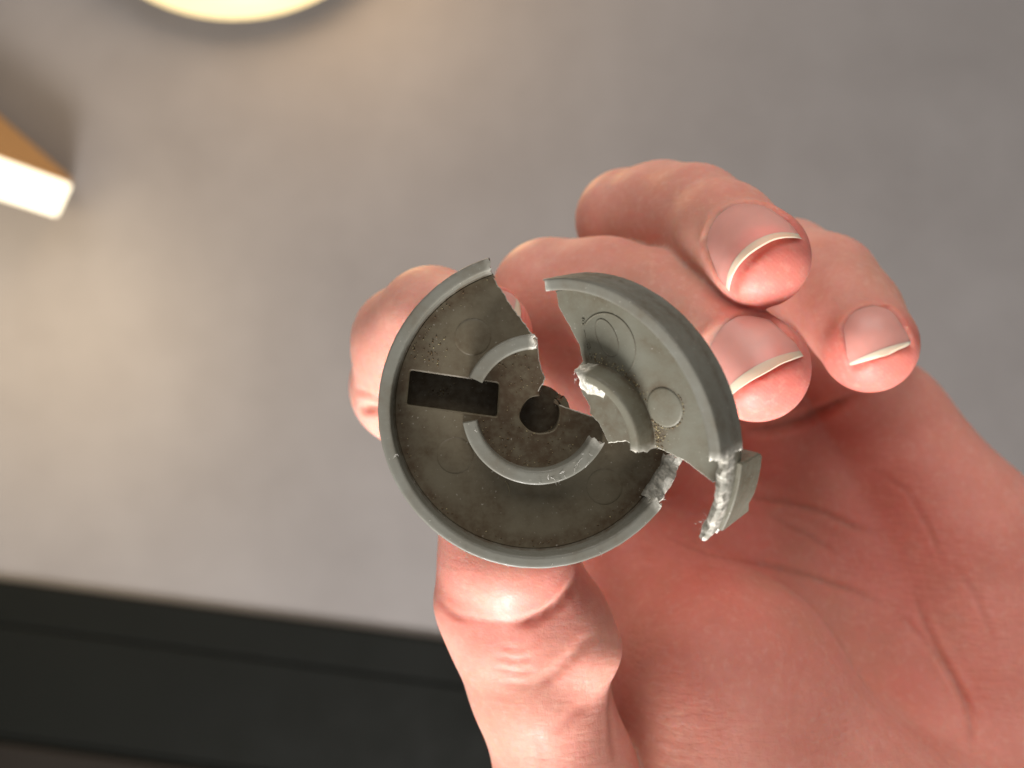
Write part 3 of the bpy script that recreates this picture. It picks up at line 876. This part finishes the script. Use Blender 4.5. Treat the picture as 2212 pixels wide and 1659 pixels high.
def prism(name, poly, z0, z1, mat, parent, bev=.25):
    n = len(poly)
    V = [(*p, z1) for p in poly] + [(*p, z0) for p in poly]
    F = [tuple(range(n)), tuple(range(2 * n - 1, n - 1, -1))] + [(i, n + i, n + (i + 1) % n, (i + 1) % n) for i in range(n)]
    o = mesh_obj(name, np.array(V) * MM, F, mat, parent, True, {'stress': [0] * 2 * n, 'grime': [0] * 2 * n}, 30)
    bm = bmesh.new(); bm.from_mesh(o.data); bmesh.ops.recalc_face_normals(bm, faces=bm.faces); bm.to_mesh(o.data); bm.free()
    b = o.modifiers.new('bevel', 'BEVEL'); b.width = bev * MM; b.segments = 3; b.limit_method = 'ANGLE'
    return o
def wall_block(name, poly, ro, ri, mat, parent):
    """A block cut from a cylinder wall: outline in (degrees, z), between radii ri and ro."""
    pts = []
    for (a0, z0), (a1, z1) in zip(poly, poly[1:] + poly[:1]):
        m = max(1, int(math.hypot((a1 - a0) * .36, z1 - z0) / .5))
        pts += [(a0 + (a1 - a0) * i / m, z0 + (z1 - z0) * i / m) for i in range(m)]
    n = len(pts)
    V = []
    for r, inset in ((ro - .18, 0), (ro, .16), (ri, 0)):
        ca = sum(p[0] for p in pts) / n; cz = sum(p[1] for p in pts) / n
        for a, z in pts:
            da, dz = ca - a, cz - z; L = math.hypot(da * .36, dz)
            aa, zz = a + da * inset / L, z + dz * inset / L
            V.append((r * math.cos(math.radians(aa)), r * math.sin(math.radians(aa)), zz))
    F = [(i, (i + 1) % n, n + (i + 1) % n, n + i) for i in range(n)] + [(i, 2 * n + i, 2 * n + (i + 1) % n, (i + 1) % n) for i in range(n)]
    res = delaunay_2d_cdt([Vector((p[0] * .36, p[1])) for p in pts], [(i, (i + 1) % n) for i in range(n)], [], 1, 1e-6)
    k = len(res[0])
    if k == n:
        mp = {}
        for i, o_ in enumerate(res[3]): mp[i] = o_[0]
        for f in res[2]:
            F.append(tuple(n + mp[i] for i in f)); F.append(tuple(2 * n + mp[i] for i in f[::-1]))
    o = mesh_obj(name, np.array(V) * MM, F, mat, parent, True, {'stress': [0] * len(V), 'grime': [0] * len(V)}, 32)
    bm = bmesh.new(); bm.from_mesh(o.data); bmesh.ops.recalc_face_normals(bm, faces=bm.faces); bm.to_mesh(o.data); bm.free()
    return o
wall_block('lug', [(331.0, -4.6), (331.0, -9.2), (329.8, -9.8), (315, -9.8), (311.5, -9.2), (306.5, -10.4), (304.5, -4.8), (305, -4.2), (318, -4.2)], 21.05, 18.7, M_FRAG, frag)

# moulded date wheel: raised ring, arrow outline and worn characters
def tube_line(pts, rad, z):
    V, F = [], []
    n = len(pts)
    for i, p in enumerate(pts):
        a = Vector(pts[max(i - 1, 0)]); b = Vector(pts[min(i + 1, n - 1)]); t = (b - a).normalized(); nr = Vector((-t.y, t.x))
        c = Vector(p)
        V += [(*(c + nr * rad), z - .05), (*(c + nr * rad * .45), z + rad * .7), (*(c - nr * rad * .45), z + rad * .7), (*(c - nr * rad), z - .05)]
        if i: k = 4 * i; F += [(k - 4 + j, k + j, k + j + 1, k - 3 + j) for j in range(3)]
    return V, F
dc = (7.4, 9.3)
V, F = lathe([(4.35, -.25), (4.3, .02), (4.15, .13), (2, .13), (0, .13)], 64)
# the ring stops where the hub wall and the broken edge begin: build only the sector that lies on the plate
ring = arc(4.25, -70, 118, 4, dc)
V, F = tube_line(ring, .13, -4.0)
mk = mesh_obj('moulded_ring', np.array(V) * MM, F, M_FRAG, frag, True, {'stress': [0] * len(V), 'grime': [.3] * len(V)}, 50)
arrow = []
for i in range(41):
    t = i / 40 * 2 * math.pi
    rr = 2.35 * (1 - .30 * math.cos(t))
    arrow.append((dc[0] + .4 + rr * math.sin(t) * .62 , dc[1] - .2 + rr * (-math.cos(t)) * 1.05 + .5))
V, F = tube_line(arrow, .11, -4.0)
mesh_obj('moulded_arrow', np.array(V) * MM, F, M_FRAG, frag, True, {'stress': [0] * len(V), 'grime': [.3] * len(V)}, 50)
for ch, x, y, rot in (('8', 5.35, 13.4, -25), ('1', 4.75, 11.9, -20), ('B', 4.5, 10.4, -10), ('R', 4.35, 9.1, 0)):
    cu = bpy.data.curves.new('moulded_character', 'FONT'); cu.body = ch; cu.size = 1.25 * MM; cu.extrude = .09 * MM; cu.align_x = 'CENTER'; cu.align_y = 'CENTER'
    tmp = bpy.data.objects.new('tmp', cu); COL.objects.link(tmp)
    bpy.context.view_layer.update()
    m2 = bpy.data.meshes.new_from_object(tmp.evaluated_get(bpy.context.evaluated_depsgraph_get()))
    bpy.data.objects.remove(tmp)
    m2.materials.clear(); m2.materials.append(M_FRAG)
    o = bpy.data.objects.new('moulded_character', m2); COL.objects.link(o); o.parent = frag
    o.location = (x * MM, y * MM, -3.98 * MM); o.rotation_euler = (0, 0, math.radians(rot))

sp = []
for i in range(170):
    a = random.uniform(-30, 62); r = random.gauss(9.75, .35)
    if r > 9.3: sp.append(pol(r, a, -3.97))
for i in range(110): sp.append((random.gauss(9.0, .6), random.gauss(-2.9, 1.1), -3.97))
for i in range(50):
    a = random.uniform(200, 380); sp.append((11.8 + 2.75 * math.cos(math.radians(a)), -.5 + 2.75 * math.sin(math.radians(a)), -3.97))
sp = [p for p in sp if math.hypot(p[0], p[1]) > 9.3]
crumbs('dirt_crumbs', sp[::2], M_CRUMB, frag, .05, .16); crumbs('pale_crumbs', sp[1::2], M_CRUMB2, frag, .04, .12)
ls = [pol(random.uniform(7.2, 9.2), random.uniform(55, 71), random.uniform(-2.5, -1)) for _ in range(34)] + [pol(random.uniform(18.5, 20.5), random.uniform(304, 312), random.uniform(-4, -1.5)) for _ in range(20)]
lint('lint_fibres', ls, frag, (.25, .8), .028)
